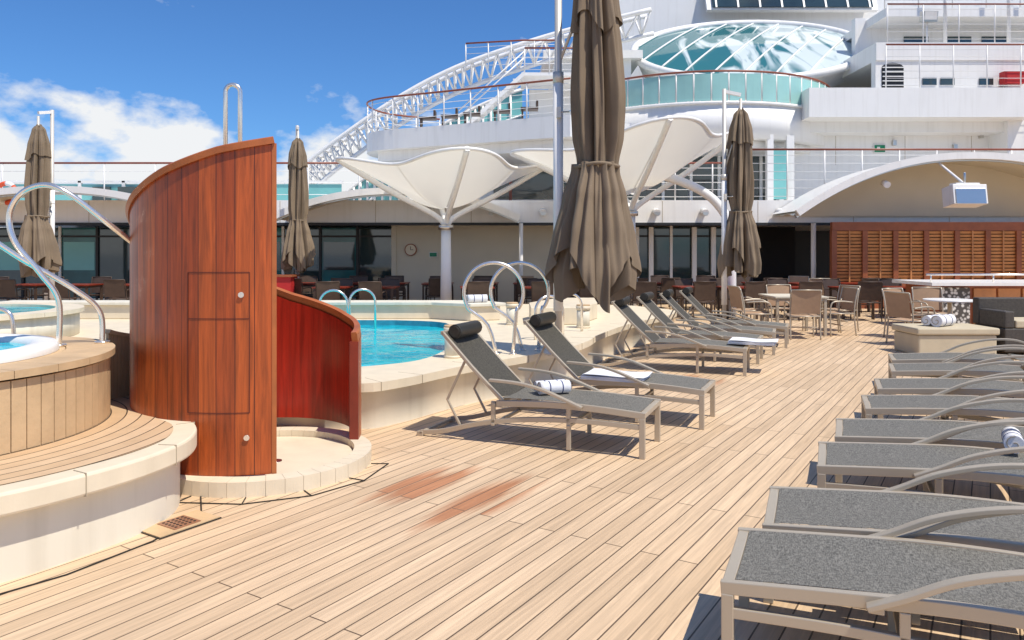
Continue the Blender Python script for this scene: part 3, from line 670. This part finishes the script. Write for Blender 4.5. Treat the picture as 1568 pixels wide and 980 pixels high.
b.prism(tp+[(3,21.5),(3.2,28)],4.75,5.35,'white'); b.prism(offs(tp,-.35)[2:-1]+[(2.4,21.7),(2.8,27.5)],4.45,4.747,'white')
b.b2(-1.2,3.2,24.5,27,3.05,4.45,'white')
b.b2(.6,2.4,26.0,27,5.35,7.2,'white')
b.obj('centre_terrace',ss)
b=B(); b.b2(-.6,2.6,24.44,24.48,3.3,4.3,'gdark'); b.b2(-.1,0.0,24.3,24.4,3.1,4.4,'railcap'); b.obj('terrace_windows',ss)
rail('deck_railing',tp,5.35,6.35,5,.9)
b=B()
for i in range(9): b.box((-1.6+i*.22,24.4,5.5+i*.2),(.26,.8,.04),'white')
for yy in(24,24.8): b.bar([(-1.7,yy,5.4),(.4,yy,7.3)],.05,.12,'white'); b.tube([(-1.7,yy,6.1),(.4,yy,8.0)],.022,'white',6)
b.b2(.3,3,24,26,7.22,7.32,'white'); b.obj('terrace_stair')
rail('deck_railing',[(.4,24),(3,24)],7.32,8.1,4,.8)
b=B()
for x in(-2.6,-1.9,-1.2,-.3,.5): 
    b.box((x,22.9-.5*(x+2),5.7),(.5,.4,.06),'chairdark'); b.box((x+.22,22.9-.5*(x+2),5.82),(.06,.4,.22),'chairdark'); b.box((x-.2,22.9-.5*(x+2),5.51),(.05,.36,.32),'chairdark')
b.obj('terrace_chairs')
# truss arch
b=B()
up=cr([(-8.2,27,3.9,),(-7.3,27,4.85),(-5.97,27,5.85),(-4.3,27,7.0),(-2.7,27,7.9),(-1.03,27,8.6),(1.8,27,9.5),(5,27,10.3)],5)
c1=[p for p in up]; c2=[p+Vector((0,.9,.05)) for p in up]; c3=[]
for i,p in enumerate(up):
    t=(up[min(i+1,len(up)-1)]-up[max(i-1,0)]).normalized(); c3.append(p+Vector((t.z*.75,.45,-t.x*.75)))
for c_ in(c1,c2,c3): b.tube(c_,.085,'white',8)
for i in range(len(up)-1):
    b.tube([c1[i],c3[i]],.04,'white',6); b.tube([c2[i],c3[i]],.04,'white',6); b.tube([c1[i],c2[i]],.035,'white',6); b.tube([c3[i],c1[i+1]],.04,'white',6); b.tube([c3[i],c2[i+1]],.04,'white',6)
b.obj('truss_arch')
b=B()
for i in range(1,26,1):
    p=up[i]+Vector((1.0,.6,-.9)); q=up[i+1]+Vector((1.0,.6,-.9)); zb=3.2
    v=[b.bm.verts.new(w) for w in((p.x,29,max(zb,p.z-2.0)),(q.x-.06,29,max(zb,q.z-2.0)),(q.x-.06,29,q.z),(p.x,29,p.z))]; b.face(v,'gteal')
    b.tube([(p.x-.03,28.95,max(zb,p.z-2.0)),(p.x-.03,28.95,p.z)],.05,'white',6)
b.tube([(u_.x+1,28.95,u_.z-.9) for u_ in up[1:27]],.07,'white',6); b.tube([(u_.x+1,28.95,max(3.2,u_.z-1.9)) for u_ in up[1:27]],.05,'white',6)
b.obj('glass_wind_screen')
rail('deck_railing',[(-1.6,26),(.4,25.6),(1.6,25.6)],7.9,8.8,4,.8)
rail('deck_railing',[(-18,22.1),(-7.0,22.1),(-4.5,22.1)],3.1,4.2,3,1.5)
b=B()
for i in range(9):
    x=-18+i*1.4; b.b2(x+.05,x+1.35,24.0,24.03,3.1,3.75,'gteal'); b.b2(x-.05,x+.05,23.95,24.06,3.05,3.85,'white')
b.b2(-18,-5.4,23.95,24.06,3.78,3.86,'white')
for x in(-13.3,-12.5,-9.5,-8.6): b.b2(x,x+.55,23.8,23.9,3.12,3.65,'gdark')
b.obj('side_deck_windscreen')
b=B() 
for i in range(8):
    a0=i*pi/4; b.tube([(-14.75+.28*math.cos(a0+j*pi/24),21.9,3.3+.28*math.sin(a0+j*pi/24)) for j in range(7)],.07,'orange' if i%2==0 else 'white',8)
b.obj('lifebuoy')
# tensile canopies: rounded inverted membranes with four cable-tensioned corners
def tensile(x,y,hw,zc,zr,z0,name,phi=-35,tilt=0,pw=1.0,strut=None):
    b=B(); ph=math.radians(phi)
    def f(u,v):
        a=u*2*pi; cor=abs(math.sin(2*a))
        r=hw*1.414*(.74+.26*cor**2.2)*v
        z=zc+(zr-zc)*(v**pw)*(.80+.20*cor**2)-.22*math.sin(pi*v)*(1-cor)
        X,Y=r*math.cos(a+ph),r*math.sin(a+ph)
        return (x+X,y+Y,z+tilt*X/hw)
    b.grid(lambda u,v:f(u,.05+.95*v),96,18,'membrane',closeu=True)
    for k in range(8): b.tube([Vector(f(k/8,.05+.95*j/12))+Vector((0,0,.012)) for j in range(13)],.01,'white',5)
    b.tube([f(i/96,1) for i in range(96)],.04,'white',6,closed=True)
    for k in range(4):
        a=(k+.5)/4; p=f(a,1); q=Vector((x,y,zc-.45))
        pts=[q,q+Vector(((p[0]-x)*.10,(p[1]-y)*.10,.30)),q+Vector(((p[0]-x)*.5,(p[1]-y)*.5,(p[2]-zc)*.42+.36)),Vector(p)]
        b.tube(cr(pts,6),.07,'white',8)
    b.cyl(x,y,z0,zc-.4,.15,'white',.12,20); b.cyl(x,y,z0,z0+.1,.25,'white'); b.cyl(x,y,zc-.5,zc-.38,.19,'steel2')
    if strut: b.tube(cr(strut,8),.11,'white',10)
    b.obj(name)
tensile(-1.67,19,1.9,2.65,3.85,0,'tensile_canopy',-30)
tensile(3.0,19.0,2.15,3.0,4.4,0,'tensile_canopy',-38,.25,1.0,[(2.2,18.6,3.85),(3.3,18.6,3.6),(4.5,18.6,3.2),(5.15,18.6,2.7),(5.4,18.6,2.0),(5.45,18.6,0)])
b=B(); b.tube([(-3.15,23.38,1.65),(-3.15,23.32,1.65)],.19,'louvred',24); b.tube([(-3.15,23.318,1.65),(-3.15,23.312,1.65)],.16,'cream',24); b.box((-3.15,23.305,1.7),(.015,.005,.11),'black'); b.box((-3.11,23.305,1.65),(.09,.005,.015),'black'); b.obj('wall_clock')
b=B(); b.box((-2.45,23.37,1.5),(.26,.03,.16),'white'); b.box((-2.45,23.35,1.5),(.22,.02,.12),'green'); b.obj('exit_sign')
b=B(); b.b2(-7.0,-5.6,19,19.6,0,.95,'red'); b.b2(-7.05,-5.55,18.95,19.65,.952,1.0,'louvred'); b.obj('service_counter')
# ---------------------------------------------------------------- world, sun, camera
sd=Vector((.37,-.30,.88)).normalized()
el=math.asin(sd.z); az=math.atan2(sd.x,sd.y)
w=bpy.data.worlds.new('World'); S.world=w; w.use_nodes=True; nt=w.node_tree; bg=nt.nodes['Background']
sky=N(nt,'ShaderNodeTexSky',sky_type='NISHITA'); sky.sun_disc=False; sky.sun_elevation=el; sky.sun_rotation=az; sky.air_density=1.0; sky.dust_density=.3; sky.ozone_density=2.5
tc=N(nt,'ShaderNodeTexCoord'); mp=N(nt,'ShaderNodeMapping'); mp.inputs['Scale'].default_value=(1,1,1.7); mp.inputs['Location'].default_value=(.9,.4,.3); nt.links.new(tc.outputs['Generated'],mp.inputs[0])
nz=N(nt,'ShaderNodeTexNoise'); nz.inputs['Scale'].default_value=8; nz.inputs['Detail'].default_value=9; nz.inputs['Roughness'].default_value=.54; nt.links.new(mp.outputs[0],nz.inputs['Vector'])
sx=N(nt,'ShaderNodeSeparateXYZ'); nt.links.new(tc.outputs['Generated'],sx.inputs[0])
low=N(nt,'ShaderNodeMapRange'); low.inputs[1].default_value=.08; low.inputs[2].default_value=.22; low.inputs[3].default_value=.15; low.inputs[4].default_value=-.09; nt.links.new(sx.outputs[2],low.inputs[0])
cm=N(nt,'ShaderNodeMapRange'); cm.inputs[1].default_value=.51; cm.inputs[2].default_value=.63; nt.links.new(math_(nt,'ADD',nz.outputs[0],low.outputs[0]),cm.inputs[0])
tint=mix(nt,1,sky.outputs[0],(.58,1.0,1.5),'MULTIPLY')
colr=mix(nt,cm.outputs[0],tint,(9.6,9.8,10))
nt.links.new(colr,bg.inputs[0]); bg.inputs[1].default_value=.092
L=bpy.data.lights.new('sun','SUN'); L.energy=5.0; L.angle=math.radians(.5); L.color=(1,.93,.82)
lo=bpy.data.objects.new('sun',L); S.collection.objects.link(lo); lo.rotation_euler=(-sd).to_track_quat('-Z','Y').to_euler(); lo.location=(5,-5,20)
cd=bpy.data.cameras.new('camera'); co=bpy.data.objects.new('camera',cd); S.collection.objects.link(co); co.location=(0,0,1.6); co.rotation_euler=(math.radians(90),0,0)
cd.sensor_width=36; cd.lens=26.4; cd.shift_y=-.067; cd.clip_end=8000; cd.clip_start=.05
S.camera=co
